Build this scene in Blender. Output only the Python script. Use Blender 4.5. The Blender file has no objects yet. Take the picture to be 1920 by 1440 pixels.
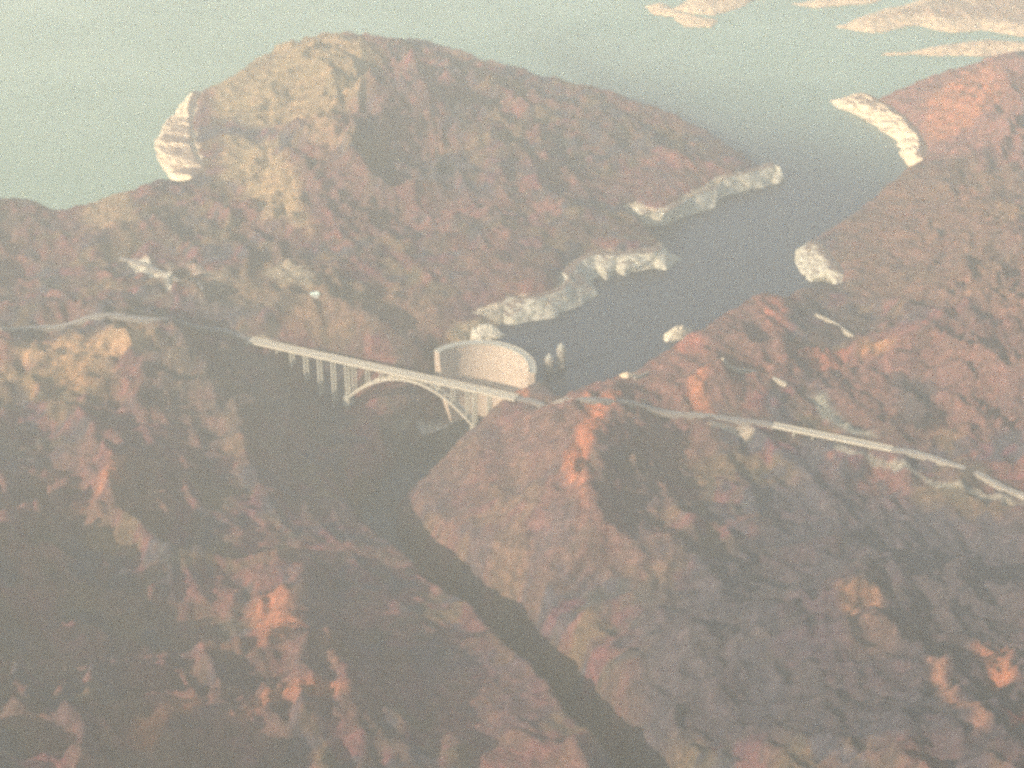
import bpy, math, random
import numpy as np
from mathutils import Vector

# ------------------------------------------------------------------ camera
CAM_H = 1990.0          # metres above the lake
PITCH = math.radians(30.0)
HFOV = math.radians(34.0)
F = 960.0 / math.tan(HFOV / 2)
scene = bpy.context.scene
C = scene.collection
cd = bpy.data.cameras.new('camera')
cam = bpy.data.objects.new('camera', cd)
C.objects.link(cam)
cd.angle = HFOV
cam.location = (0, 0, CAM_H)
cam.rotation_euler = (math.pi / 2 - PITCH, 0, 0)
cd.clip_start = 1.0
cd.clip_end = 90000.0
cd.dof.use_dof = True                 # the long lens is slightly out of focus
cd.dof.focus_distance = 400.0
cd.dof.aperture_fstop = 0.07
scene.camera = cam

# ------------------------------------------------------------------ light
SUN_EL = math.radians(24.0)
SUN_DIR = Vector((-0.84, -0.54, 0)).normalized() * math.cos(SUN_EL) + Vector((0, 0, math.sin(SUN_EL)))
world = bpy.data.worlds.new('World')
scene.world = world
world.use_nodes = True
wn = world.node_tree
bg = wn.nodes['Background']
sky = wn.nodes.new('ShaderNodeTexSky')
sky.sky_type = 'NISHITA'
sky.sun_disc = False
sky.sun_elevation = SUN_EL
sky.sun_rotation = math.atan2(SUN_DIR.x, SUN_DIR.y)
sky.air_density = 1.0
sky.dust_density = 1.2
sky.ozone_density = 0.6
wn.links.new(sky.outputs[0], bg.inputs[0])
bg.inputs[1].default_value = 0.15
ld = bpy.data.lights.new('sun', 'SUN')
ld.energy = 5.0
ld.angle = math.radians(0.5)
ld.color = (1.0, 0.78, 0.58)
sun = bpy.data.objects.new('sun', ld)
C.objects.link(sun)
sun.location = (-9000, -3000, 4000)
sun.rotation_euler = SUN_DIR.to_track_quat('Z', 'Y').to_euler()

scene.view_settings.view_transform = 'Standard'
scene.view_settings.look = 'None'
scene.view_settings.gamma = 1.0
scene.view_settings.exposure = 1.0
scene.cycles.use_denoising = False
scene.cycles.use_adaptive_sampling = True
scene.cycles.adaptive_threshold = 0.035
scene.cycles.adaptive_min_samples = 12
scene.cycles.volume_bounces = 1
scene.cycles.max_bounces = 6

random.seed(7)
rng = np.random.RandomState(11)


def tag(o, label=None, cat=None, group=None, kind=None):
    if label: o['label'] = label
    if cat: o['category'] = cat
    if group: o['group'] = group
    if kind: o['kind'] = kind
    return o


# ------------------------------------------------------------------ survey helpers
# Stations are noted as photo bearings (u, v at 1920 x 1440) plus a height in metres.
FW = np.array([0, math.cos(PITCH), -math.sin(PITCH)])
UP = np.array([0, math.sin(PITCH), math.cos(PITCH)])


def ray(u, v):
    return FW + UP * (-(v - 720) / F) + np.array([(u - 960) / F, 0, 0])


def P(u, v, z=0.0):
    d = ray(u, v)
    t = (z - CAM_H) / d[2]
    return np.array([d[0] * t, d[1] * t, z])


# ------------------------------------------------------------------ noise
def vnoise(x, y, seed):
    xi = np.floor(x).astype(np.int64); yi = np.floor(y).astype(np.int64)
    xf = x - xi; yf = y - yi
    xf = xf * xf * xf * (xf * (xf * 6 - 15) + 10); yf = yf * yf * yf * (yf * (yf * 6 - 15) + 10)

    def h(a, b):
        n = (a * 374761393 + b * 668265263 + seed * 974634777) & 0xFFFFFFFF
        n = ((n ^ (n >> 13)) * 1274126177) & 0xFFFFFFFF
        n = n ^ (n >> 16)
        return (n & 0xFFFFFF) / float(0xFFFFFF) * 2 - 1
    a = h(xi, yi); b = h(xi + 1, yi); c = h(xi, yi + 1); d = h(xi + 1, yi + 1)
    return (a * (1 - xf) + b * xf) * (1 - yf) + (c * (1 - xf) + d * xf) * yf


def fbm(x, y, s, octv=4, seed=1, gain=0.5):
    o = np.zeros_like(x); amp = 1.0; f = 1.0 / s; tot = 0
    for k in range(octv):
        o += amp * vnoise(x * f + 17.3 * k, y * f - 9.1 * k, seed + k * 13)
        tot += amp; amp *= gain; f *= 2.03
    return o / tot


def ridged(x, y, s, octv=4, seed=1):
    o = np.zeros_like(x); amp = 1.0; f = 1.0 / s; tot = 0
    for k in range(octv):
        o += amp * (2.2 * (1 - np.abs(vnoise(x * f + 7.3 * k + 0.35 * y * f, y * f + 3.1 * k - 0.35 * x * f, seed + k * 7))) ** 2.2 - 1)
        tot += amp; amp *= 0.5; f *= 2.1
    return o / tot


# ------------------------------------------------------------------ relief: spot heights
CP = [
 # headland beyond the lake arm
 (690,85,150),(600,58,120),(650,170,170),(612,250,150),(560,330,120),(450,130,80),(400,168,60),(480,230,75),(420,300,55),
 (560,110,130),(540,180,110),(850,105,110),(1000,140,90),(1120,160,75),(1250,200,62),(1350,250,55),(1430,303,45),
 (800,250,140),(1000,300,95),(1200,320,65),(1300,300,60),(1100,420,75),(900,430,90),(1000,500,70),(900,535,60),
 (700,400,95),(750,520,60),(1040,515,48),(400,370,70),(500,330,85),
 # the left shore
 (230,335,100),(290,332,80),(140,402,60),(60,393,85),(0,382,100),(-150,372,110),(350,420,80),(480,400,100),(575,400,125),(570,440,100),
 (250,450,75),(300,510,85),(150,520,75),(450,520,85),(600,550,95),(700,590,60),(820,620,35),(620,620,100),
 (50,560,80),(0,612,100),(150,602,105),(300,612,140),(400,618,115),(450,628,82),(480,645,62),(200,655,110),(100,640,95),(0,680,110),
 (60,720,110),(150,760,110),(230,740,130),(400,720,95),(500,720,45),(560,735,0),(600,790,-35),(650,810,-70),(550,850,15),(600,900,-5),(600,1000,25),
 (400,850,85),(300,840,115),(250,850,140),(180,930,155),(130,980,140),(100,880,115),(0,900,160),(0,1050,200),(90,1080,170),(300,1000,100),
 (450,1000,75),(600,1080,50),(530,1100,130),(540,1160,120),(450,1180,80),(600,1180,60),(680,1150,45),(700,1250,60),(640,1285,130),
 (500,1310,158),(350,1335,172),(270,1380,188),(150,1300,150),(400,1440,110),(600,1430,85),(850,1300,35),(900,1420,40),(30,1400,240),(750,1400,70),
 # spur between river gorge and lake
 (960,744,58),(1000,735,75),(1080,722,100),(1160,728,160),(1125,820,160),(1085,920,130),(1050,1000,95),(1060,780,115),(1000,850,60),(950,860,35),
 (900,920,-5),(900,1000,15),(980,1020,40),(1000,1120,25),(930,1120,25),(1250,900,75),(1220,800,105),(1350,850,85),(1400,950,65),(1250,1050,80),
 (1150,1150,50),(1100,1250,40),(1300,1200,95),(1200,1000,100),
 # knolls by the lake arm
 (1010,700,55),(1110,695,85),(1320,700,165),(1315,760,140),(1270,740,105),(1390,760,108),(1230,690,90),(1170,680,80),(1290,640,110),(1350,565,95),(1410,545,120),(1480,580,100),
 (1440,640,115),(1500,650,75),(1550,600,70),(1560,560,50),(1600,450,50),(1620,640,110),(1560,700,95),(1700,590,90),(1650,400,50),(1750,300,80),
 (1850,200,140),(1850,115,125),(1700,138,75),(1920,105,140),(1760,210,90),(1900,400,130),(1750,500,95),(1800,640,135),(1900,560,130),
 (1220,770,112),(1300,778,112),(1380,788,108),(1440,795,104),(1665,842,98),(1800,885,102),(1920,935,106),(2050,980,110),
 (1480,860,70),(1520,745,105),(1600,790,98),(1560,845,86),(1640,850,90),(1640,920,50),(1750,900,88),(1700,740,110),(1800,700,145),(1900,800,130),(1920,870,116),
 (1700,970,50),(1850,1010,70),(1600,1000,60),(1500,1100,75),(1610,1090,155),(1700,1150,135),(1650,1200,145),(1850,1230,195),(1900,1340,210),(1760,1300,160),
 (1500,1250,100),(1450,1350,95),(1300,1380,80),(1650,1400,160),(1850,1100,110),
 (2100,700,180),(2200,300,170),(2200,1200,240),(-300,700,130),(-300,1100,230),(-120,1250,240),(-500,1400,330),
]
world_cp = [P(*c) for c in CP]
for x, y, z in [(0, 1200, 170), (900, 1200, 260), (-900, 1200, 380), (0, 0, 260), (0, -1500, 300), (-1900, 1400, 470), (-2600, 900, 600), (-1300, 500, 400),  # high anchors at left: unseen ridge, added to shade the low ground
                (-2200, 2200, 380), (-2600, 3000, 280), (2500, 2000, 420), (3000, 3500, 330), (3200, 5500, 200), (2000, 800, 400), (-3500, 4200, 150)]:
    world_cp.append(np.array([x, y, z], float))

CREST = np.array([P(u, v, 38.0)[:2] for u, v in [(824,652),(850,643),(890,638),(930,641),(966,652),(990,669),(1004,692)]])
DAM_Y = float(CREST[:, 1].max())
# cliffs: (top station u, v, z) over (foot station u, v at the waterline)
CLIFFS = {
 'left_tip': [((374,158,38),(352,182)),((350,200,38),(330,212)),((352,238,38),(303,234)),((350,272,38),(286,268)),((362,300,38),(290,300)),((374,314,38),(306,326)),((340,336,38),(322,341))],
 'far_strip': [((1185,385,38),(1215,425)),((1225,400,38),(1243,426)),((1262,394,38),(1265,418)),((1305,366,38),(1292,406)),((1345,352,38),(1340,395)),((1352,340,38),(1348,376)),((1400,328,38),(1400,360)),((1452,310,38),(1462,345)),((1470,318,38),(1475,338))],
 'long_band': [((842,584,38),(846,614)),((858,570,38),(860,608)),((880,562,38),(876,603)),((915,556,38),(905,602)),((945,560,38),(940,610)),((975,563,38),(968,612)),((1000,562,38),(1000,606)),((1035,554,38),(1040,600)),((1060,542,38),(1066,585)),((1070,526,38),(1096,573)),((1072,514,38),(1122,556)),((1080,502,38),(1112,540)),((1094,490,38),(1104,530)),((1112,482,38),(1122,521)),((1132,477,38),(1138,527)),((1152,481,38),(1154,514)),((1172,479,38),(1172,520)),((1205,476,38),(1205,508)),((1225,473,38),(1226,502)),((1243,466,38),(1248,508)),((1270,461,38),(1281,488))],
 'bluff': [((1500,450,38),(1489,476)),((1524,456,38),(1492,502)),((1543,482,38),(1504,519)),((1557,504,38),(1522,531)),((1566,522,38),(1560,533))],
 'right_head': [((1597,171,38),(1549,190)),((1628,184,38),(1585,212)),((1665,204,38),(1628,233)),((1692,226,38),(1655,250)),((1712,250,38),(1680,268)),((1726,272,38),(1686,288)),((1716,298,38),(1698,309))],
}
for k, prs in CLIFFS.items():
    for t, f in prs:
        q = P(*t); q[2] = 44
        world_cp.append(q)
for c_ in (CREST[0], CREST[-1]):
    world_cp.append(np.array([c_[0], c_[1], 50.0]))
world_cp = np.array(world_cp)

# coastline (waterline), same survey
COAST = [(-900,360),(-300,395),(0,418),(110,424),(180,412),(250,395),(300,372),(330,352)]
def coast_from(key, inset, rev=False):
    out = []
    prs = CLIFFS[key][::-1] if rev else CLIFFS[key]
    for t, f in prs:
        a = P(*t); b = P(f[0], f[1], 0)
        out.append((b + (a - b) * inset)[:2])
    return out
coast = [P(u, v)[:2] for u, v in COAST]
coast += coast_from('left_tip', 0.85, True)
coast += [P(u, v)[:2] for u, v in [(400,185),(470,150),(600,112),(690,118),(850,142),(1000,170),(1120,192),(1250,226),(1350,272),(1435,328)]]
coast += coast_from('far_strip', 1.0, True)
coast += [P(u, v)[:2] for u, v in [(1225,448),(1250,468)]]
coast += coast_from('long_band', 1.0, True)[:-5]
coast += [p + np.array([0, 6.0]) for p in CREST[1:]]
coast += [P(u, v)[:2] for u, v in [(1030,735),(1060,772),(1120,765),(1170,742),(1235,705),(1285,680),(1335,640),(1400,615),
                                   (1450,600),(1478,570),(1515,552)]]
coast += coast_from('bluff', 1.0, True)
coast += [P(u, v)[:2] for u, v in [(1545,440),(1590,412),(1630,383),(1680,340)]]
coast += coast_from('right_head', 0.95, True)
coast += [P(u, v)[:2] for u, v in [(1620,205),(1700,185),(1850,165),(1930,160),(2200,130),(2600,80)]]
coast += [np.array(p) for p in [(3200, 2300), (6500, 1500), (6500, -4000), (-6500, -4000), (-6500, 1400), (-2500, 1500)]]
coast = np.array(coast)


def sdist(x, y, poly):
    """signed distance, positive inside"""
    best = np.full(x.shape, 1e18)
    inside = np.zeros(x.shape, bool)
    n = len(poly)
    for i in range(n):
        ax, ay = poly[i]; bx, by = poly[(i + 1) % n]
        ex, ey = bx - ax, by - ay
        wx, wy = x - ax, y - ay
        t = np.clip((wx * ex + wy * ey) / (ex * ex + ey * ey + 1e-9), 0, 1)
        best = np.minimum(best, (wx - ex * t) ** 2 + (wy - ey * t) ** 2)
        if ay != by:
            c = ((ay > y) != (by > y)) & (x < (bx - ax) * (y - ay) / (by - ay) + ax)
            inside ^= c
    d = np.sqrt(best)
    return np.where(inside, d, -d)


SPITS = [[(1205,12),(1240,2),(1262,18),(1300,30),(1345,38),(1335,52),(1285,50),(1262,32),(1225,28)],
         [(1262,20),(1300,-12),(1420,-30),(1560,-40),(1560,-15),(1420,0),(1340,30)],
         [(1640,104),(1720,94),(1760,84),(1850,74),(1960,80),(2100,80),(2300,90),(2300,130),(2000,112),(1900,104),(1800,106)],
         [(1560,52),(1640,22),(1760,-8),(1900,-40),(2200,-60),(2300,60),(2000,72),(1900,66),(1840,56),(1790,62),(1720,50),(1640,64)], [(1480,8),(1560,-6),(1700,-30),(1640,6),(1540,16)]]
SPITS = [np.array([P(u, v)[:2] for u, v in s]) for s in SPITS]
# the river, 140 m below the lake, from the foot of the dam down the gorge
RIVZ = -140.0
RIVER = np.array([P(u, v, RIVZ)[:2] for u, v in [(905,800),(880,812),(835,835),(790,868),(745,905),(712,950),(716,1005),(745,1050),(790,1095),(850,1160),
                                               (925,1222),(980,1288),(1035,1350),(1090,1430),(1200,1560),(1360,1800),(1500,2400)]])


def pdist(x, y, line):
    best = np.full(x.shape, 1e18)
    for i in range(len(line) - 1):
        ax, ay = line[i]; ex, ey = line[i + 1] - line[i]
        wx, wy = x - ax, y - ay
        t = np.clip((wx * ex + wy * ey) / (ex * ex + ey * ey), 0, 1)
        best = np.minimum(best, (wx - ex * t) ** 2 + (wy - ey * t) ** 2)
    return np.sqrt(best)


# smoothed thin-plate spline through the spot heights
def tps_fit(pts, lam):
    S = 1500.0
    X = pts[:, :2] / S
    r = np.sqrt(((X[:, None] - X[None]) ** 2).sum(-1))
    K = np.where(r > 0, r * r * np.log(r + 1e-12), 0) + lam * np.eye(len(X))
    Q = np.c_[np.ones(len(X)), X]
    A = np.block([[K, Q], [Q.T, np.zeros((3, 3))]])
    sol = np.linalg.solve(A, np.r_[pts[:, 2], np.zeros(3)])
    return X, sol, S


TX, TS, TSC = tps_fit(world_cp, 0.0006)


def base_height(x, y):
    z = TS[-3] + TS[-2] * x / TSC + TS[-1] * y / TSC
    for k in range(len(TX)):
        r2 = (x / TSC - TX[k, 0]) ** 2 + (y / TSC - TX[k, 1]) ** 2
        z = z + TS[k] * 0.5 * r2 * np.log(r2 + 1e-12)
    return z


DECKZ = 58.0
DECK_A = P(474, 638, DECKZ)
DECK_B = P(964, 744, DECKZ)
DDIR = (DECK_B - DECK_A)[:2]; DLEN = float(np.linalg.norm(DDIR)); DDIR = DDIR / DLEN
D2A = P(1455, 797, 106.0)
D2B = P(1668, 840, 106.0)


def seg_t(x, y, a, b):
    e = b[:2] - a[:2]; L = np.linalg.norm(e); e = e / L
    t = (x - a[0]) * e[0] + (y - a[1]) * e[1]
    s = np.abs((x - a[0]) * -e[1] + (y - a[1]) * e[0])
    return t, s, L


def sm(v, a, b):
    t = np.clip((v - a) / (b - a), 0, 1)
    return t * t * (3 - 2 * t)


def height(x, y):
    x = np.asarray(x, float); y = np.asarray(y, float)
    wx = x + 55 * fbm(x, y, 260, 3, 91) + 12 * fbm(x, y, 60, 2, 92); wy = y + 55 * fbm(x, y, 260, 3, 57) + 12 * fbm(x, y, 60, 2, 58)
    z = base_height(np.clip(x, -6000, 6000), np.clip(y, -2500, 9000))
    z = np.clip(z, -60.0, 1100.0)
    sd = sdist(x, y, coast)
    sdw = sd + 9 * fbm(x, y, 60, 3, 5)
    inland = np.clip((sd - 60) / 220, 0, 1)
    rough = np.clip((z + 40) / 150, 0.25, 1.5)
    z = z + rough * ((44 * ridged(wx, wy, 330, 5, 21) + 22 * ridged(wx, wy, 120, 4, 27) + 6) * (0.25 + 0.75 * inland) + 7 * fbm(wx, wy, 45, 4, 33) + 7 * ridged(x + 0.3 * y, y * 0.6, 48, 3, 35))
    # gorge cut by the river
    rd = pdist(x, y, RIVER) + 9 * fbm(x, y, 90, 3, 63) + 5 * ridged(x, y, 40, 3, 64)
    rd = rd - 42 * sm(y, DAM_Y - 360, DAM_Y - 170)
    rd = rd + 23 * (1 - sm(y, RIVER[13][1], RIVER[9][1])) + 13 * (1 - sm(y, RIVER[8][1] - 50, RIVER[5][1] + 50))
    wall = RIVZ + np.where(rd < 38, -8 + 0 * rd, (rd - 38) * (1.15 + 2.3 * (1 - sm(y, RIVER[8][1] - 100, RIVER[5][1] + 60)) + 0.75 * sm(y, DAM_Y - 420, DAM_Y - 200)) + 10 * ridged(x, y, 60, 3, 65) * np.clip((rd - 38) / 40, 0, 1))
    cut = (wall < z) & (y < DAM_Y + 60)
    # soft shoulder where the gorge meets the slope
    k = 25.0
    hmix = np.clip(0.5 + 0.5 * (z - wall) / k, 0, 1)
    zs_ = z * (1 - hmix) + wall * hmix - k * hmix * (1 - hmix)
    z = np.where(y < DAM_Y + 60, zs_, z)
    # lake shore
    kk = np.clip(sdw / 55.0, 0, 1); kk = 1 - (1 - kk) ** 2
    low = np.where(z > 0, np.maximum(z, 30) * kk, z)
    low = np.where(rd < 190, np.minimum(low, z), low)
    z = np.where(sdw > 0, low, np.where(rd < 190, np.minimum(z, -12), np.maximum(sdw * 0.6 - 3, -30)))
    far = y > 4600
    if far.any():
        xf, yf = x[far], y[far]
        sp = np.full(xf.shape, -1e9)
        for s_ in SPITS:
            sp = np.maximum(sp, sdist(xf, yf, s_) + 18 * fbm(xf, yf, 90, 3, 71))
        zs = np.where(sp > 0, 20 * (1 - np.exp(-sp / 40)) + 9 * sm(sp, 15, 120) * (1 + ridged(xf, yf, 120, 3, 9)), -10)
        z[far] = np.maximum(z[far], zs)
    # keep ground below both bridge decks
    for a, b, clear in ((DECK_A, DECK_B, 8.0), (D2A, D2B, 6.0)):
        t, s, L = seg_t(x, y, a, b)
        w = np.clip(1 - (s - 20) / 70, 0, 1) * np.clip(np.minimum(t - 2, L - 2 - t) / 30, 0, 1)
        lim = a[2] - clear
        wa = np.clip(1 - (s - 14) / 60, 0, 1) * np.clip((240 - np.maximum(-t, t - L)) / 120, 0, 1) * ((t <= 36) | (t >= L - 36))
        z = np.where(wa > 0, np.minimum(z, (a[2] - 6.5) * wa + z * (1 - wa)), z)
        if clear > 7:
            lim = lim - 120 * sm(t, 40, 230) * sm(L - t, 70, 210)
            w = np.clip(1 - (s - 20) / 150, 0, 1) * np.clip(np.minimum(t - 2, L - 2 - t) / 30, 0, 1)
        z = np.where(w > 0, np.minimum(z, lim * w + z * (1 - w)), z)
    return z


def hit(u, v):
    """where the line of sight through (u, v) meets the ground"""
    d = ray(u, v)
    t = np.linspace((CAM_H - 330) / -d[2], (CAM_H - RIVZ) / -d[2], 600)
    x = d[0] * t; y = d[1] * t; z = CAM_H + d[2] * t
    h = height(x, y); h = np.where(sdist(x, y, coast) < 0, np.maximum(h, 0), np.maximum(h, RIVZ))
    i = int(np.argmax(z <= h + 0.01)) if (z <= h + 0.01).any() else len(t) - 1
    return np.array([x[i], y[i], h[i]])


# ------------------------------------------------------------------ materials
def new_mat(name):
    m = bpy.data.materials.new(name)
    m.use_nodes = True
    nt = m.node_tree
    return m, nt, nt.nodes['Principled BSDF']


def noise_node(nt, scale, detail=6, rough=0.6):
    tc = nt.nodes.new('ShaderNodeNewGeometry')
    n = nt.nodes.new('ShaderNodeTexNoise')
    n.inputs['Scale'].default_value = scale
    n.inputs['Detail'].default_value = detail
    n.inputs['Roughness'].default_value = rough
    nt.links.new(tc.outputs['Position'], n.inputs['Vector'])
    return n


def ramp(nt, src, stops):
    r = nt.nodes.new('ShaderNodeValToRGB')
    e = r.color_ramp.elements
    e[0].position, e[0].color = stops[0][0], (*stops[0][1], 1)
    e[1].position, e[1].color = stops[-1][0], (*stops[-1][1], 1)
    for p, c in stops[1:-1]:
        k = e.new(p); k.color = (*c, 1)
    nt.links.new(src, r.inputs[0])
    return r


def mat_terrain():
    m, nt, b = new_mat('scrub_hillside')
    at = nt.nodes.new('ShaderNodeAttribute'); at.attribute_name = 'cover'
    n1 = noise_node(nt, 0.045, 8, 0.68)
    r1 = ramp(nt, n1.outputs[0], [(0.33, (0.55, 0.60, 0.62)), (0.5, (1.0, 0.97, 0.95)), (0.66, (1.6, 1.45, 1.3))])
    mul = nt.nodes.new('ShaderNodeMix'); mul.data_type = 'RGBA'; mul.blend_type = 'MULTIPLY'
    mul.inputs[0].default_value = 1.0
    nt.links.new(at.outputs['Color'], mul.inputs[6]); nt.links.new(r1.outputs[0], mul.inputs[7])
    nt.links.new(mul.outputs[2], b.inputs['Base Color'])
    b.inputs['Roughness'].default_value = 0.95
    b.inputs['Specular IOR Level'].default_value = 0.15
    n2 = noise_node(nt, 0.06, 8, 0.7)
    bu = nt.nodes.new('ShaderNodeBump'); bu.inputs['Strength'].default_value = 1.0; bu.inputs['Distance'].default_value = 10.0
    nt.links.new(n2.outputs[0], bu.inputs['Height']); nt.links.new(bu.outputs[0], b.inputs['Normal'])
    return m


def mat_rock(name, dark, mid, light):
    m, nt, b = new_mat(name)
    n1 = noise_node(nt, 0.06, 8, 0.7)
    r1 = ramp(nt, n1.outputs[0], [(0.32, dark), (0.47, mid), (0.62, light)])
    ge = nt.nodes.new('ShaderNodeNewGeometry')
    se = nt.nodes.new('ShaderNodeSeparateXYZ'); nt.links.new(ge.outputs['Normal'], se.inputs[0])
    mp = nt.nodes.new('ShaderNodeMapRange'); mp.inputs[1].default_value = 0.80; mp.inputs[2].default_value = 0.95
    nt.links.new(se.outputs[2], mp.inputs[0])
    mx = nt.nodes.new('ShaderNodeMix'); mx.data_type = 'RGBA'
    nt.links.new(mp.outputs[0], mx.inputs[0]); nt.links.new(r1.outputs[0], mx.inputs[6])
    mx.inputs[7].default_value = (0.13, 0.095, 0.075, 1)
    nt.links.new(mx.outputs[2], b.inputs['Base Color'])
    b.inputs['Roughness'].default_value = 0.9
    n2 = noise_node(nt, 0.12, 7, 0.7)
    bu = nt.nodes.new('ShaderNodeBump'); bu.inputs['Strength'].default_value = 0.8; bu.inputs['Distance'].default_value = 2.0
    nt.links.new(n2.outputs[0], bu.inputs['Height']); nt.links.new(bu.outputs[0], b.inputs['Normal'])
    return m


def mat_plain(name, col, col2, scale=0.5, rough=0.8):
    m, nt, b = new_mat(name)
    n = noise_node(nt, scale, 5, 0.6)
    r = ramp(nt, n.outputs[0], [(0.35, col), (0.65, col2)])
    nt.links.new(r.outputs[0], b.inputs['Base Color'])
    b.inputs['Roughness'].default_value = rough
    return m


def mat_water():
    m, nt, b = new_mat('lake_water')
    at = nt.nodes.new('ShaderNodeAttribute'); at.attribute_name = 'painted_sheen'
    n = noise_node(nt, 0.002, 4, 0.5)
    r = ramp(nt, n.outputs[0], [(0.35, (0.15, 0.23, 0.16)), (0.65, (0.20, 0.28, 0.20))])
    mx = nt.nodes.new('ShaderNodeMix'); mx.data_type = 'RGBA'
    nt.links.new(at.outputs['Fac'], mx.inputs[0]); mx.inputs[6].default_value = (0.022, 0.028, 0.040, 1)
    nt.links.new(r.outputs[0], mx.inputs[7]); nt.links.new(mx.outputs[2], b.inputs['Base Color'])
    b.inputs['Roughness'].default_value = 0.28
    b.inputs['IOR'].default_value = 1.33
    n2 = noise_node(nt, 0.035, 8, 0.7)
    mp = nt.nodes.new('ShaderNodeMapping'); mp.inputs['Scale'].default_value = (0.6, 1.6, 1)
    ge = nt.nodes.new('ShaderNodeNewGeometry')
    nt.links.new(ge.outputs['Position'], mp.inputs[0]); nt.links.new(mp.outputs[0], n2.inputs['Vector'])
    bu = nt.nodes.new('ShaderNodeBump'); bu.inputs['Strength'].default_value = 0.5; bu.inputs['Distance'].default_value = 2.0
    nt.links.new(n2.outputs[0], bu.inputs['Height']); nt.links.new(bu.outputs[0], b.inputs['Normal'])
    return m


M_TERR = mat_terrain()
M_TERR.name = 'bare_desert_rock'
M_CREAM = mat_rock('cream_rock', (0.38, 0.29, 0.18), (0.58, 0.46, 0.30), (0.72, 0.60, 0.42))
M_GREY = mat_rock('pale_grey_rock', (0.20, 0.20, 0.15), (0.32, 0.31, 0.24), (0.44, 0.42, 0.33))
M_CONC = mat_plain('pale_concrete', (0.36, 0.34, 0.27), (0.44, 0.42, 0.34), 0.3)
M_HWY = mat_plain('worn_highway_concrete', (0.20, 0.19, 0.16), (0.27, 0.25, 0.21), 0.1)
M_COL = mat_plain('weathered_concrete', (0.24, 0.24, 0.20), (0.34, 0.34, 0.28), 0.3)
M_ROAD = mat_plain('faded_asphalt', (0.14, 0.13, 0.115), (0.19, 0.18, 0.16), 0.4)
M_TRACK = mat_plain('pale_gravel', (0.27, 0.25, 0.19), (0.36, 0.33, 0.26), 0.3)
M_SHRUB = mat_plain('dark_scrub_leaves', (0.028, 0.042, 0.022), (0.075, 0.072, 0.040), 0.03, 0.9)
M_WATER = mat_water()
M_RIVER = mat_plain('river_water', (0.012, 0.016, 0.020), (0.018, 0.022, 0.028), 0.01, 0.2)
M_RIVER.node_tree.nodes['Principled BSDF'].inputs['Specular IOR Level'].default_value = 0.25


# ------------------------------------------------------------------ mesh helpers
def mesh_obj(name, verts, faces, mat, parent=None, smooth=False):
    me = bpy.data.meshes.new(name)
    me.from_pydata([tuple(map(float, v)) for v in verts], [], faces)
    me.materials.append(mat)
    if smooth:
        me.polygons.foreach_set('use_smooth', [True] * len(me.polygons))
    me.update()
    o = bpy.data.objects.new(name, me)
    C.objects.link(o)
    if parent:
        o.parent = parent
        o.matrix_parent_inverse = parent.matrix_world.inverted()
    return o


def empty(name, loc, label, cat, group=None):
    o = bpy.data.objects.new(name, None)
    C.objects.link(o)
    o.location = loc
    bpy.context.view_layer.update()
    return tag(o, label, cat, group)


def grid_mesh(name, xs, ys, Z, mat):
    nx, ny = len(xs), len(ys)
    X, Y = np.meshgrid(xs, ys)
    co = np.stack([X, Y, Z], -1).reshape(-1, 3).astype(np.float32)
    i = np.arange(nx * ny).reshape(ny, nx)
    q = np.stack([i[:-1, :-1], i[:-1, 1:], i[1:, 1:], i[1:, :-1]], -1).reshape(-1, 4)
    me = bpy.data.meshes.new(name)
    me.vertices.add(len(co)); me.vertices.foreach_set('co', co.ravel())
    me.loops.add(q.size); me.loops.foreach_set('vertex_index', q.ravel().astype(np.int32))
    me.polygons.add(len(q)); me.polygons.foreach_set('loop_start', np.arange(0, q.size, 4, dtype=np.int32))
    me.polygons.foreach_set('use_smooth', np.ones(len(q), bool))
    me.update(calc_edges=True)
    me.materials.append(mat)
    o = bpy.data.objects.new(name, me)
    C.objects.link(o)
    return o, co


def axis(lo, hi, step, outer_lo, outer_hi):
    a = list(np.arange(lo, hi + 0.1, step))
    s = step; x = a[-1]
    while x < outer_hi:
        s *= 1.12; x += s; a.append(x)
    s = step; x = a[0]
    while x > outer_lo:
        s *= 1.12; x -= s; a.insert(0, x)
    return np.array(a)


# ------------------------------------------------------------------ terrain
xs = axis(-1750, 1950, 7.0, -22000, 22000)
ys = [1850.0]
while ys[-1] < 6700:
    ys.append(ys[-1] + 2.2 + ys[-1] * 0.0011)
st = 10.0
while ys[-1] < 21000:
    st *= 1.15; ys.append(ys[-1] + st)
st = 6.0
while ys[0] > -20000:
    st *= 1.12; ys.insert(0, ys[0] - st)
ys = np.array(ys)
GX, GY = np.meshgrid(xs, ys)
GZ = height(GX, GY)
terrain, co = grid_mesh('hills', xs, ys, GZ, M_TERR)
tag(terrain, kind='structure')

# ground cover: scrub in green, russet and grey-green, sunlit slopes painted orange and tan where marked
gx, gy = GX, GY
G1 = np.array([0.090, 0.062, 0.058]); G2 = np.array([0.145, 0.070, 0.066]); G3 = np.array([0.055, 0.055, 0.072]); G4 = np.array([0.115, 0.082, 0.056]); G5 = np.array([0.150, 0.058, 0.075]); G6 = np.array([0.058, 0.062, 0.050])
cov = np.ones(gx.shape + (3,)) * G1


def blend(mask, col):
    global cov
    m = np.clip(mask, 0, 1)[..., None]
    cov = cov * (1 - m) + np.array(col) * m


def sm(v, a, b):
    t = np.clip((v - a) / (b - a), 0, 1)
    return t * t * (3 - 2 * t)


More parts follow.
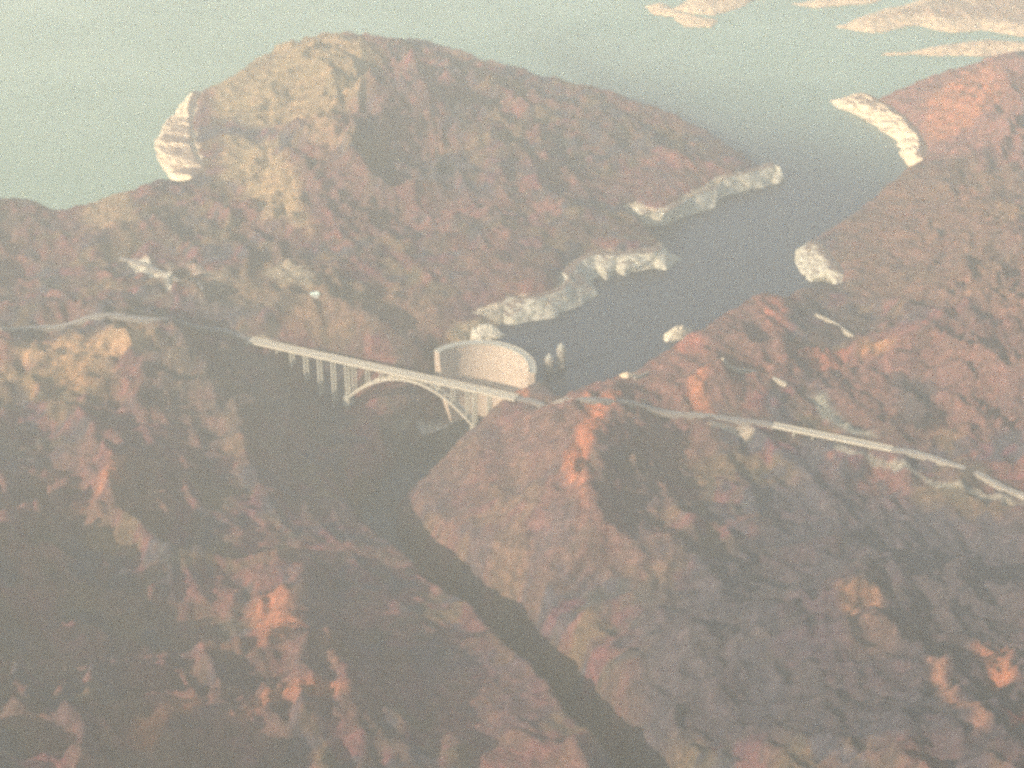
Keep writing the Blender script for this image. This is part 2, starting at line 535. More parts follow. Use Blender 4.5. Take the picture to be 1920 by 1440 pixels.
blend(sm(fbm(gx, gy, 110, 4, 101), 0.0, 0.22), G2)
blend(sm(fbm(gx, gy, 85, 4, 131), 0.08, 0.25), G3)
blend(sm(fbm(gx, gy, 95, 4, 161), 0.15, 0.35), G4)
blend(sm(fbm(gx, gy, 55, 3, 191), 0.22, 0.38) * 0.6, G5)
blend(sm(fbm(gx, gy, 50, 3, 211), 0.25, 0.42) * 0.55, G6)
blend(sm(fbm(gx, gy, 50, 3, 231), 0.27, 0.38) * 0.8, G3)
blend(sm(fbm(gx, gy, 280, 3, 241), -0.05, 0.3) * 0.5, G2)
WARPX = 22 * fbm(gx, gy, 75, 4, 301); WARPY = 22 * fbm(gx, gy, 75, 4, 302)


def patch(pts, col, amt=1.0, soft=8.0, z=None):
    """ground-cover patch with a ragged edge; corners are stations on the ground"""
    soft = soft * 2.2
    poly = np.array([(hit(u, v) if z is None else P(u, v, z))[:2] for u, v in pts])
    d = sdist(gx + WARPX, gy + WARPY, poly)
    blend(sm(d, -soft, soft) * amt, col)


RUSSET = (0.155, 0.080, 0.068); ORANGE = (0.34, 0.135, 0.075); SAND = (0.42, 0.33, 0.19); PALE = (0.36, 0.33, 0.24); DARK = (0.050, 0.048, 0.056); TAN = (0.21, 0.115, 0.075)
for s_ in SPITS:
    d = sdist(gx, gy, s_) + 18 * fbm(gx, gy, 90, 3, 71)
    blend(sm(d, -10, 6) * (1 - 0.5 * sm(d, 40, 120)), (0.56, 0.43, 0.29))
# mineral ring left by the falling lake, on every bank below the old high-water line
GSD = sdist(gx, gy, coast)
RING = (GSD > -30) & (GSD < 75) & (GZ < 37) & (pdist(gx, gy, RIVER) > 260) & (gx < P(1470, 600, 0)[0])
blend(RING * 0.85, (0.42, 0.38, 0.28))
# broad russet spur and knolls
patch([(880,770),(1000,735),(1150,720),(1230,760),(1300,900),(1250,1080),(1000,1120),(800,1040),(770,960),(830,850)], (0.15, 0.092, 0.082), 0.5, 18)
patch([(1170,650),(1350,545),(1470,540),(1490,680),(1400,760),(1200,760),(1050,710)], RUSSET, 0.75, 12)
patch([(1500,650),(1700,610),(1920,640),(1920,800),(1700,800),(1560,740)], RUSSET, 0.55, 14)
patch([(1610,170),(1850,105),(1920,120),(1920,300),(1740,300),(1720,250)], (0.21, 0.10, 0.085), 0.8, 12)
patch([(1560,430),(1700,320),(1920,300),(1920,600),(1600,560)], (0.15, 0.09, 0.065), 0.6, 18)
patch([(1180,1440),(1220,1150),(1430,960),(1920,980),(1960,1440)], (0.036, 0.036, 0.052), 0.78, 20)  # shade over the lower right, painted into the ground colour
# bright orange ground: the glow of sunlit slopes painted into its colour
patch([(1085,748),(1162,730),(1140,775),(1108,850),(1080,890),(1055,880),(1060,850),(1082,800),(1100,760)], (0.35, 0.13, 0.075), 1.0, 5)
patch([(1060,880),(1090,870),(1110,930),(1070,900)], ORANGE, 0.5, 6)
patch([(1300,705),(1330,685),(1325,740),(1345,775),(1290,765)], ORANGE, 0.9, 4)
patch([(960,735),(990,735),(985,752),(960,750)], ORANGE, 0.8, 3)
patch([(1740,180),(1860,110),(1870,200),(1760,270),(1735,250)], ORANGE, 0.75, 12)
patch([(1420,560),(1465,560),(1480,640),(1440,630)], (0.36, 0.13, 0.09), 0.7, 8)
patch([(1260,620),(1320,640),(1330,660),(1270,655)], (0.34, 0.12, 0.09), 0.7, 7)
patch([(1520,660),(1600,640),(1580,690),(1520,690)], (0.33, 0.12, 0.08), 0.7, 7)
patch([(1610,630),(1680,640),(1660,660),(1610,650)], (0.38, 0.2, 0.09), 0.6, 7)
patch([(470,1140),(540,1100),(560,1170),(520,1200),(490,1210)], ORANGE, 0.7, 8)
patch([(130,980),(200,890),(250,850),(230,900),(160,970)], ORANGE, 0.8, 6)
patch([(240,1400),(260,1340),(330,1310),(300,1370),(290,1400)], ORANGE, 1.0, 6)
patch([(330,1318),(390,1315),(380,1335),(335,1335)], ORANGE, 0.8, 5)
patch([(430,1330),(500,1290),(580,1275),(640,1270),(640,1295),(540,1315),(450,1345)], ORANGE, 0.85, 6)
patch([(0,640),(120,625),(300,612),(260,660),(160,690),(60,680)], (0.34, 0.22, 0.12), 0.8, 10)
patch([(0,690),(200,680),(180,740),(60,740)], (0.30, 0.20, 0.09), 0.5, 12)
patch([(1550,1100),(1640,1085),(1660,1110),(1600,1180),(1580,1130)], TAN, 0.9, 6)
patch([(1600,1150),(1700,1170),(1660,1220),(1590,1210)], TAN, 0.4, 14)
patch([(1830,1220),(1890,1215),(1890,1270),(1840,1280)], ORANGE, 0.95, 6)
patch([(1880,1320),(1930,1320),(1930,1360),(1890,1360)], (0.45, 0.10, 0.07), 0.9, 6)
patch([(1740,1240),(1850,1350),(1820,1360),(1730,1270)], (0.24, 0.12, 0.08), 0.8, 6)
# headland's west shoulder, sunlit side painted lighter, plus brown slopes
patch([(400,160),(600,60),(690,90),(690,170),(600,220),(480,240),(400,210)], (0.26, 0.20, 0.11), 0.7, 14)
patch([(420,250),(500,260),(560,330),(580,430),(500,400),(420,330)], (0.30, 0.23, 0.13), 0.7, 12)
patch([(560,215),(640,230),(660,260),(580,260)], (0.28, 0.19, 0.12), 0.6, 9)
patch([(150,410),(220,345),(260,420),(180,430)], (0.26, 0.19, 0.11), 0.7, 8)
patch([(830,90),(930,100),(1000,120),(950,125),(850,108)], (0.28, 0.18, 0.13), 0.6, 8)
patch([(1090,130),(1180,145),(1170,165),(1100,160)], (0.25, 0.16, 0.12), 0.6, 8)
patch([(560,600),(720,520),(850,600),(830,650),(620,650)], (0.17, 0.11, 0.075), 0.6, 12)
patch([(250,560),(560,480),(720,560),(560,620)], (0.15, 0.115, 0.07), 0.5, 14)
# pale patches: pull-outs, scree and rock cuts
patch([(232,487),(285,492),(345,528),(300,522)], (0.50, 0.48, 0.38), 1.0, 3)
patch([(500,500),(600,520),(580,540),(500,520)], PALE, 0.4, 6)
patch([(1510,735),(1540,735),(1650,820),(1600,815),(1550,780)], (0.24, 0.25, 0.20), 0.9, 5)
patch([(1335,790),(1400,795),(1410,818),(1350,815)], (0.36, 0.32, 0.24), 0.8, 3)
patch([(470,632),(540,655),(520,660),(470,645)], PALE, 0.8, 4)
patch([(775,805),(890,762),(895,775),(790,818)], (0.42, 0.42, 0.36), 0.95, 3)
patch([(300,500),(330,495),(420,520),(400,535)], (0.30, 0.26, 0.2), 0.5, 5)
patch([(1580,836),(1640,848),(1700,868),(1800,897),(1920,938),(1920,950),(1800,908),(1700,880),(1640,860),(1580,846)], (0.26, 0.25, 0.20), 0.9, 1.5)
patch([(725,795),(770,780),(765,805),(735,810)], PALE, 0.6, 3)
patch([(845,640),(860,600),(930,600),(950,640),(900,650)], SAND, 0.7, 5)
patch([(1115,690),(1190,690),(1195,712),(1130,712)], (0.40, 0.30, 0.20), 0.7, 5)
# darker clefts and slopes
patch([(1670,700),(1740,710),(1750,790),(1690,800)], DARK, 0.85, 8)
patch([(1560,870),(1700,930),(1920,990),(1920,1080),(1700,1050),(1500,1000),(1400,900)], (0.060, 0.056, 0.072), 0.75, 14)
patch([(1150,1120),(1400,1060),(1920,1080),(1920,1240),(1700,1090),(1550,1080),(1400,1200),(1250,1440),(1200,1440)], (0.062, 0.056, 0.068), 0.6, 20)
patch([(300,640),(420,640),(560,700),(620,780),(560,860),(380,850),(280,720)], (0.095, 0.080, 0.066), 0.5, 14)  # ridge side turned from the sun, its shade painted in
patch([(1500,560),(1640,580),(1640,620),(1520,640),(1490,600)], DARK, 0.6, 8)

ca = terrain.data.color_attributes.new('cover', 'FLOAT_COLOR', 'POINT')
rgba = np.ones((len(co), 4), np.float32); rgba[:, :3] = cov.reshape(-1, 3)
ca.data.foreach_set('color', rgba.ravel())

# ------------------------------------------------------------------ sea
sx = axis(-1900, 2300, 16, -20000, 20000); sy = axis(3000, 7200, 16, -2000, 20000)
SX, SY = np.meshgrid(sx, sy)
water, wco = grid_mesh('lake', sx, sy, np.zeros(SX.shape), M_WATER)
import bmesh
bm = bmesh.new(); bm.from_mesh(water.data); bm.faces.ensure_lookup_table()
fcx = np.array([f.calc_center_median()[:2] for f in bm.faces])
fsd = sdist(fcx[:, 0], fcx[:, 1], coast)
frd = pdist(fcx[:, 0], fcx[:, 1], RIVER)
kill = (fsd > 60) | ((fsd > 8) & (frd < 330))
bmesh.ops.delete(bm, geom=[f for f, k_ in zip(bm.faces, kill) if k_], context='FACES')
bm.to_mesh(water.data); bm.free()
wv = np.array([v.co[:2] for v in water.data.vertices]); SX = wv[:, 0]; SY = wv[:, 1]
# greenish open water with sky and haze brightness painted in; inlet left dark
mouth = P(1560, 250, 0); inlet = P(1250, 480, 0)
ax_ = (mouth - inlet)[:2]; ax_ = ax_ / np.linalg.norm(ax_)
tt = (SX - mouth[0]) * ax_[0] + (SY - mouth[1]) * ax_[1] + 90 * fbm(SX, SY, 400, 3, 60)
painted_sheen = np.maximum(sm(tt, -600, 650), np.maximum(sm(P(1350, 120, 0)[0] - SX, 0, 900) * sm(SY, P(1100, 330, 0)[1], P(1100, 220, 0)[1]), sm(-SX, 300, 800))); la = water.data.attributes.new('painted_sheen', 'FLOAT', 'POINT'); la.data.foreach_set('value', painted_sheen.ravel().astype(np.float32))
tag(water, kind='structure')
rp = [RIVER[0] + (RIVER[0] - RIVER[1]) * 0.6] + list(RIVER)
V = []; n = len(rp)
for i in range(n):
    d = rp[min(n - 1, i + 1)] - rp[max(0, i - 1)]; d = d / np.linalg.norm(d)
    V += [(rp[i][0] - d[1] * 62, rp[i][1] + d[0] * 62, RIVZ), (rp[i][0] + d[1] * 62, rp[i][1] - d[0] * 62, RIVZ)]
V_RIVER = V


# ------------------------------------------------------------------ cliffs
def n3(p, s, seed):
    x = np.array([p[0] / s + p[2] * 0.13 * 7 / s]); y = np.array([p[1] / s + p[2] * 0.31 * 5 / s])
    return float(vnoise(x, y, seed)[0])


def lerp_list(L, t):
    f = t * (len(L) - 1); i = min(int(f), len(L) - 2); k = f - i
    return L[i] * (1 - k) + L[i + 1] * k


def cliff(key, label, mat, group):
    prs = CLIFFS[key]
    tops = [P(*t) for t, f in prs]; feet = [P(f[0], f[1], -4.0) for t, f in prs]
    L = sum(np.linalg.norm((tops[i + 1] - tops[i])) for i in range(len(tops) - 1))
    ends = 0.15
    nu = max(12, int(L / 5)); nv = 14
    V = []; rows = nv + 5
    ctr = sum(tops) / len(tops)
    for i in range(nu + 1):
        t = i / nu
        a = lerp_list(feet, t); b = lerp_list(tops, t)
        tk = min(1.0, 0.25 + min(t, 1 - t) * L / 60.0); b = a + (b - a) * np.array([0.35 + 0.65 * tk, 0.35 + 0.65 * tk, tk])
        b = b + np.array([0, 0, 3.0 + 3.0 * n3(b, 30, 3)])
        out = (a - b) * np.array([1, 1, 0]); ol = np.linalg.norm(out) + 1e-6; out = out / ol
        nrm = out
        endk = min(1, min(t, 1 - t) * 10 + 0.15)
        for j in range(nv + 1):
            s = j / nv
            prof = s ** 0.8
            p = a + (b - a) * s
            p = p + nrm * (0.25 * ol * math.sin(math.pi * s) * 0.4)
            g = 4 * n3(p, 26, 11) + 3 * n3(p, 11, 12) + 8 * n3(p * np.array([1, 1, 0.2]), 42, 14)
            p = p + nrm * g * endk
            V.append(p)
        for j in range(1, 5):
            s = j / 4
            p = b - nrm * (40 * s) + np.array([0, 0, 1.0 * s - 12.0 * s * s * s])
            p[2] += 1.5 * n3(p, 14, 15)
            V.append(p)
    Fc = []
    for i in range(nu):
        for j in range(rows - 1):
            q = i * rows + j
            Fc.append((q, q + rows, q + rows + 1, q + 1))
    # close the back and the bottom so it is a solid mass
    base = len(V)
    for i in range(nu + 1):
        p = V[i * rows + rows - 1].copy(); p[2] = -10; V.append(p)
    for i in range(nu):
        q = i * rows + rows - 1
        Fc.append((q, q + rows, base + i + 1, base + i))
        Fc.append((base + i, base + i + 1, (i + 1) * rows, i * rows))
    Fc.append(tuple([j for j in range(rows)] + [base]))
    Fc.append(tuple([base + nu] + [nu * rows + j for j in reversed(range(rows))]))
    o = mesh_obj('shore_cliff', V, Fc, mat)
    return tag(o, label, 'cliff', group)


# ------------------------------------------------------------------ free standing rocks
def rock(c, rx, ry, h, seed, label, mat, sharp=0.0, rot=0.0, group=None, cat='rock', name='rock'):
    V = []; nth = 56; nr = 20
    cr, sr = math.cos(rot), math.sin(rot)
    for i in range(nr):
        s = i / (nr - 1)                       # 0 foot .. 1 top
        phi = s * math.pi / 2
        rad = math.cos(phi) ** (0.6 if not sharp else 1.0) if s < 1 else 0.0
        if sharp: rad = (1 - s) ** 0.8
        z = h * (math.sin(phi) if not sharp else s ** 1.0)
        for k in range(nth):
            th = 2 * math.pi * k / nth
            sw = min(1, rad * 1.5)
            m = 1 + 0.22 * sw * float(vnoise(np.array([math.cos(th) * 1.6 + 5 + seed]), np.array([math.sin(th) * 1.6 + s * 1.5]), seed)[0]) \
                  + 0.12 * float(vnoise(np.array([math.cos(th) * 5 + seed]), np.array([math.sin(th) * 5 + s * 5]), seed + 1)[0])
            x = rx * rad * math.cos(th) * m; y = ry * rad * math.sin(th) * m
            zz = z * (1 + 0.12 * float(vnoise(np.array([x / 4 + 9]), np.array([y / 4]), seed + 2)[0])) if s < 1 else z
            V.append((c[0] + x * cr - y * sr, c[1] + x * sr + y * cr, c[2] + zz))
    Fc = []
    for i in range(nr - 1):
        for k in range(nth):
            Fc.append((i * nth + k, i * nth + (k + 1) % nth, (i + 1) * nth + (k + 1) % nth, (i + 1) * nth + k))
    Fc.append(tuple(range(nth))[::-1])
    o = mesh_obj(name, V, Fc, mat)
    return tag(o, label, cat, group)


M_DOME = mat_rock('dam_concrete', (0.30, 0.25, 0.20), (0.36, 0.30, 0.235), (0.42, 0.35, 0.275))
for m_ in (M_DOME,):
    for nd in m_.node_tree.nodes:
        if nd.type == 'MAP_RANGE':
            nd.inputs[1].default_value = 1.5; nd.inputs[2].default_value = 1.6
M_STACK = mat_rock('sea_stack_rock', (0.30, 0.27, 0.2), (0.45, 0.41, 0.3), (0.6, 0.55, 0.42))
for nd in M_STACK.node_tree.nodes:
    if nd.type == 'MAP_RANGE':
        nd.inputs[1].default_value = 1.5; nd.inputs[2].default_value = 1.6
cliff('left_tip', 'cream sunlit rock bank at the lake end of the big headland, upper left', M_CREAM, 'pale mineral banks along the lake')
cliff('far_strip', 'long pale grey bank at the pointed outer end of the big headland', M_GREY, 'pale mineral banks along the lake')
cliff('long_band', 'longest pale grey scalloped bank, from above the dam halfway up the dark lake arm', M_GREY, 'pale mineral banks along the lake')
cliff('right_head', 'bright cream bank with dark clefts under the red hill at upper right', M_CREAM, 'pale mineral banks along the lake')

mesh_obj('river', V_RIVER, [(i * 2, i * 2 + 1, i * 2 + 3, i * 2 + 2) for i in range(len(V_RIVER) // 2 - 1)], M_RIVER)
tag(bpy.data.objects['river'], kind='structure')


# ------------------------------------------------------------------ the dam
def circle3(a, b, c):
    A = np.array([[b[0] - a[0], b[1] - a[1]], [c[0] - a[0], c[1] - a[1]]]) * 2
    B = np.array([b @ b - a @ a, c @ c - a @ a])
    o = np.linalg.solve(A, B)
    return o, np.linalg.norm(a - o)


dam = empty('arch_dam', (float(CREST[3][0]), float(CREST[3][1]), RIVZ), 'smooth pale concrete arch dam with a curved crest behind the arch bridge', 'dam')
DO, DR = circle3(CREST[0], CREST[3], CREST[-1])
a0 = math.atan2(*(CREST[0] - DO)[::-1]); a1 = math.atan2(*(CREST[-1] - DO)[::-1])
if a0 < a1: a0 += 2 * math.pi
a0 += 0.12; a1 -= 0.12
print('dam radius', DR, 'crest length', DR * (a0 - a1), 'bridge length', DLEN, 'arc', a0, a1)


def arc_solid(name, r_out, rows, mat, parent, n=72):
    """rows: list of (inner radius, z) from crest down; outer face vertical at r_out"""
    V = []; m = len(rows)
    for i in range(n + 1):
        a = a0 + (a1 - a0) * i / n
        ca_, sa_ = math.cos(a), math.sin(a)
        for r, z in rows:
            V.append((DO[0] + r * ca_, DO[1] + r * sa_, z))
        V.append((DO[0] + r_out * ca_, DO[1] + r_out * sa_, rows[-1][1]))
        V.append((DO[0] + r_out * ca_, DO[1] + r_out * sa_, rows[0][1]))
    m += 2; Fc = []
    for i in range(n):
        for k in range(m):
            Fc.append((i * m + k, (i + 1) * m + k, (i + 1) * m + (k + 1) % m, i * m + (k + 1) % m))
    Fc.append(tuple(range(m))); Fc.append(tuple(n * m + k for k in reversed(range(m))))
    return mesh_obj(name, V, Fc, mat, parent, smooth=False)


rows = []
for k in range(15):
    s_ = k / 14
    rows.append((max(DR - 14 - DR * 0.35 * s_ ** 1.4, 12), 34.5 - 215 * s_))
arc_solid('dam_wall', DR, rows, M_DOME, dam)
arc_solid('crest_road', DR + 2.5, [(DR - 15.5, 37.6), (DR - 15.5, 34.6)], M_COL, dam)
arc_solid('parapet', DR + 2.4, [(DR + 1.4, 38.9), (DR + 1.4, 37.7)], M_CONC, dam)
arc_solid('parapet', DR - 14.4, [(DR - 15.4, 38.9), (DR - 15.4, 37.7)], M_CONC, dam)


# ------------------------------------------------------------------ intake towers in the lake
def tube(name, c, rad, z0, z1, mat, parent, n=24, fins=0, top_rad=None):
    V = []
    tr_ = top_rad or rad
    nn_ = n if not fins else fins * 4
    for z, r in ((z0, rad), (z1, tr_)):
        for k in range(nn_):
            a = 2 * math.pi * k / nn_
            rr = r * (1.16 if fins and k % 4 in (0, 1) else 1.0)
            V.append((c[0] + rr * math.cos(a), c[1] + rr * math.sin(a), z))
    Fc = [(k, (k + 1) % nn_, nn_ + (k + 1) % nn_, nn_ + k) for k in range(nn_)]
    Fc += [tuple(reversed(range(nn_))), tuple(range(nn_, 2 * nn_))]
    return mesh_obj(name, V, Fc, mat, parent)


def tower(u, v, top, label):
    c = P(u, v, 0)
    e = empty('intake_tower', (c[0], c[1], -10), label, 'intake tower', 'concrete intake towers in the lake behind the dam')
    tube('shaft', c, 9.5, -10, top, M_HWY, e, fins=12)
    tube('balcony', c, 13.0, top + 0.01, top + 2.5, M_HWY, e)
    tube('gatehouse', c, 9.0, top + 2.6, top + 11, M_COL, e, n=12)
    tube('cap', c, 5.5, top + 11.1, top + 19, M_COL, e, n=12, top_rad=1.5)


tower(1052, 690, 50, 'taller pointed concrete intake tower, farther from the dam')
tower(1030, 696, 30, 'shorter stubby concrete intake tower, nearer the dam')

c = hit(820, 676)
rock((c[0], c[1], c[2] - 14), 24, 24, 40, 9, 'small pale pointed rock just left of the dam crest', M_DOME, 1, name='rock_outcrop')
cliff('bluff', 'small cream bluff alone on the far right bank of the lake arm', M_GREY, 'pale mineral banks along the lake')
c = P(1272, 630, 0)
rock((c[0], c[1], -6), 60, 24, 36, 27, 'small cream rock point jutting into the lake arm from the red knoll', M_STACK, 1, 0.5, name='rock_outcrop')
c = hit(1174, 706)
rock((c[0], c[1], c[2] - 12), 30, 20, 24, 31, 'bright jagged cream rock on the crest beside the thin white wall', M_CREAM, 1, 0.3, name='rock_outcrop')
c = P(893, 627, 0)
rock((c[0], c[1], -6), 62, 38, 26, 36, 'lumpy pale rock shelf at the end of the lake arm, touching the dam crest', M_STACK, 0, 0.0, name='rock_shelf', cat='rock shelf')


# ------------------------------------------------------------------ boxes and sweeps
def sweep(name, path, width, thick, mat, parent=None, offset=0.0, up=0.0):
    V = []; n = len(path)
    for i in range(n):
        p = np.array(path[i], float)
        a = np.array(path[max(0, i - 1)], float); b = np.array(path[min(n - 1, i + 1)], float)
        d = (b - a)[:2]; d = d / (np.linalg.norm(d) + 1e-9); nn = np.array([-d[1], d[0], 0])
        p = p + nn * offset + np.array([0, 0, up])
        for sx_, sz_ in ((-1, 0), (1, 0), (1, -1), (-1, -1)):
            V.append(p + nn * sx_ * width / 2 + np.array([0, 0, sz_ * thick]))
    Fc = []
    for i in range(n - 1):
        for k in range(4):
            Fc.append((i * 4 + k, i * 4 + (k + 1) % 4, (i + 1) * 4 + (k + 1) % 4, (i + 1) * 4 + k))
    Fc.append((0, 3, 2, 1)); m = (n - 1) * 4; Fc.append((m, m + 1, m + 2, m + 3))
    return mesh_obj(name, V, Fc, mat, parent)


def column(name, base, top_z, wx, wy, ang, mat, parent, taper=1.25):
    V = []
    ca_, sa_ = math.cos(ang), math.sin(ang)
    for z, k in ((base[2], taper), (top_z, 1.0)):
        for a, b in ((-1, -1), (1, -1), (1, 1), (-1, 1)):
            x = a * wx / 2 * k; y = b * wy / 2 * k
            V.append((base[0] + x * ca_ - y * sa_, base[1] + x * sa_ + y * ca_, z))
    return mesh_obj(name, V, [(0, 3, 2, 1), (4, 5, 6, 7), (0, 1, 5, 4), (1, 2, 6, 5), (2, 3, 7, 6), (3, 0, 4, 7)], mat, parent)


def ground(p):
    return float(height(np.array([p[0]]), np.array([p[1]]))[0])


# ------------------------------------------------------------------ arch bridge
ang = math.atan2(DDIR[1], DDIR[0])
perp = np.array([-DDIR[1], DDIR[0]])
br = empty('arch_bridge', tuple(DECK_A), 'long pale concrete arch bridge carrying the highway high over the river gorge', 'bridge')


def dpt(t, z=DECKZ, s=0.0):
    return np.array([DECK_A[0] + DDIR[0] * t + perp[0] * s, DECK_A[1] + DDIR[1] * t + perp[1] * s, z])


def deck_t(u):
    p = P(u, 638 + (u - 474) * (744 - 638) / (964 - 474), DECKZ)
    return float((p[:2] - DECK_A[:2]) @ DDIR)


TT = np.linspace(-8, DLEN + 6, 24)
sweep('deck', [dpt(t) for t in TT], 24.0, 4.5, M_CONC, br)
for s in (-6, 6):
    sweep('road_surface', [dpt(t, DECKZ + 0.12, s) for t in TT], 9.5, 0.1, M_TRACK, br)
for s in (11.6, -11.6):
    sweep('parapet', [dpt(t, DECKZ + 1.5, s) for t in TT], 0.7, 1.48, M_CONC, br)
sweep('median_barrier', [dpt(t, DECKZ + 1.2, 0) for t in TT], 0.7, 1.18, M_CONC, br)
tl = deck_t(650); tr = deck_t(890)
tc = (tl + tr) / 2; half = (tr - tl) / 2
CROWN = DECKZ - 10.0; SPRING = DECKZ - 96.0
SOFF = 7.5


def arch_z(t):
    k = (t - tc) / half
    return SPRING + (CROWN - SPRING) * (1 - k * k)


for s in (-SOFF, SOFF):
    V = []; n = 48
    for i in range(n + 1):
        t = tl + (tr - tl) * i / n
        z = arch_z(t); th = 5.0 + 1.5 * abs((t - tc) / half)
        for a, b in ((-1, 0), (1, 0), (1, -1), (-1, -1)):
            V.append(dpt(t, z + b * th, s + a * 3.0))
    Fc = []
    for i in range(n):
        for k in range(4):
            Fc.append((i * 4 + k, i * 4 + (k + 1) % 4, (i + 1) * 4 + (k + 1) % 4, (i + 1) * 4 + k))
    Fc += [(0, 3, 2, 1), (n * 4, n * 4 + 1, n * 4 + 2, n * 4 + 3)]
    mesh_obj('arch_rib', V, Fc, M_CONC, br)
sp_ = 37.0
k = 0
for i in range(-4, 5):
    t = tc + i * sp_
    if not tl < t < tr or DECKZ - 6.5 - arch_z(t) < 2.5:
        continue
    for s in (-SOFF, SOFF):
        column('spandrel_column', dpt(t, arch_z(t) - 1.5, s), DECKZ - 6.6, 3.0, 3.6, ang, M_COL, br, 1.0)
    sweep('cap_beam', [dpt(t, DECKZ - 4.6, -SOFF - 3), dpt(t, DECKZ - 4.6, SOFF + 3)], 3.6, 2.0, M_COL, br)
for t in [tl, tr] + [tl - sp_ * j for j in range(1, 6)] + [tr + sp_ * j for j in range(1, 4)]:
    if not 12 < t < DLEN - 6:
        continue
    gz = min(ground(dpt(t, 0, s)) for s in (-SOFF, SOFF))
    if gz > DECKZ - 14:
        continue
    for s in (-SOFF, SOFF):
        g = dpt(t, 0, s); g[2] = ground(g) - 6
        column('pier', g, DECKZ - 6.6, 3.6, 4.6, ang, M_COL, br, 1.45)
    sweep('cap_beam', [dpt(t, DECKZ - 4.6, -SOFF - 3), dpt(t, DECKZ - 4.6, SOFF + 3)], 3.8, 2.0, M_COL, br)
for t in (tl, tr):
    for s in (-SOFF, SOFF):
        g = dpt(t, SPRING - 22, s)
        column('arch_footing', g, SPRING + 3, 13, 11, ang, M_COL, br, 1.3)

# ------------------------------------------------------------------ second bridge
b2 = empty('highway_bridge', tuple(D2A), 'low straight pale highway bridge on the hillside at right, without an arch', 'bridge')
e2 = (D2B - D2A)[:2]; L2 = float(np.linalg.norm(e2)); e2 /= L2; a2 = math.atan2(e2[1], e2[0]); p2 = np.array([-e2[1], e2[0]])
D2Z = float(D2A[2])


def d2(t, z=D2Z, s=0.0):
    return np.array([D2A[0] + e2[0] * t + p2[0] * s, D2A[1] + e2[1] * t + p2[1] * s, z])


T2 = np.linspace(-6, L2 + 6, 12)
sweep('deck', [d2(t) for t in T2], 17.0, 4.0, M_CONC, b2)
sweep('road_surface', [d2(t, D2Z + 0.12) for t in T2], 13.0, 0.1, M_TRACK, b2)
for s in (8.1, -8.1):
    sweep('parapet', [d2(t, D2Z + 1.4, s) for t in T2], 0.6, 1.38, M_CONC, b2)
for i in range(1, 6):
    t = L2 * i / 6
    for s in (-5, 5):
        g = d2(t, 0, s); g[2] = ground(g) - 5
        if g[2] < D2Z - 8:
            column('pier', g, D2Z - 4.1, 2.6, 2.6, a2, M_COL, b2, 1.15)


# ------------------------------------------------------------------ roads and tracks
def road(name, pts, width, mat, z0=None, z1=None, kind='structure', start=None, end=None):
    W = [hit(u, v)[:2] for u, v in pts]
    if start is not None: W.insert(0, start[:2])
    if end is not None: W.append(end[:2])
    path = []
    for i in range(len(W) - 1):
        n = max(2, int(np.linalg.norm(W[i + 1] - W[i]) / 14))
        for k in range(n):
            path.append(W[i] + (W[i + 1] - W[i]) * k / n)
    path.append(W[-1])
    path = np.array(path)
    for _ in range(8):
        path[1:-1] = (path[:-2] + 2 * path[1:-1] + path[2:]) / 4
    d = np.gradient(path, axis=0); d /= np.linalg.norm(d, axis=1)[:, None] + 1e-9
    nn = np.stack([-d[:, 1], d[:, 0]], 1) * width * 0.5
    h = np.max([height(path[:, 0] + nn[:, 0] * k, path[:, 1] + nn[:, 1] * k) for k in (-1, 0, 1)], axis=0)
    for _ in range(10):
        h[1:-1] = (h[:-2] + 2 * h[1:-1] + h[2:]) / 4
    h = h + 4.0
    m = len(h)
    if z0 is not None:
        w = np.clip(1 - np.arange(m) / 6.0, 0, 1); h = h * (1 - w) + z0 * w
    if z1 is not None:
        w = np.clip(1 - np.arange(m)[::-1] / 6.0, 0, 1); h = h * (1 - w) + z1 * w
    o = sweep(name, [(p[0], p[1], z) for p, z in zip(path, h)], width, 11, mat)
    return tag(o, kind=kind)


road('highway', [(0,618),(60,611),(150,604),(300,602),(400,616),(440,626)], 15, M_ROAD, z1=DECKZ - 0.2, end=dpt(-6))
road('highway', [(1010,752),(1060,756),(1120,758),(1220,766),(1300,780),(1380,790),(1430,796)], 14, M_ROAD, z0=DECKZ - 0.2, z1=D2Z - 0.2, start=dpt(DLEN + 4), end=d2(-4))
road('highway', [(1700,848),(1740,858),(1800,878),(1870,905),(1960,940)], 13, M_HWY, z0=D2Z - 0.2, start=d2(L2 + 4))
road('dirt_road', [(1355,674),(1400,688),(1440,703),(1475,722)], 6, M_TRACK)
road('dirt_road', [(1528,590),(1560,606),(1600,632)], 5, M_TRACK)
road('dirt_road', [(225,486),(260,492),(310,512),(380,545)], 9, M_ROAD)
w0 = hit(1190, 712); w1 = hit(1216, 700)
wl = sweep('retaining_wall', [(*(w0[:2] * (1 - k) + w1[:2] * k), (w0[2] * (1 - k) + w1[2] * k) + 5) for k in np.linspace(0, 1, 6)], 2.5, 12.0, M_CONC)
tag(wl, 'short thin white wall slanting up beside the bright crest rock', 'wall')


# ------------------------------------------------------------------ lone building
M_WHITE = mat_plain('white_wall_paint', (0.70, 0.72, 0.62), (0.82, 0.84, 0.74))
M_ROOF = mat_plain('pale_metal_roof', (0.5, 0.62, 0.5), (0.6, 0.72, 0.6))
M_GLASS = mat_plain('dark_window_glass', (0.03, 0.04, 0.05), (0.04, 0.05, 0.06), 0.5, 0.1)


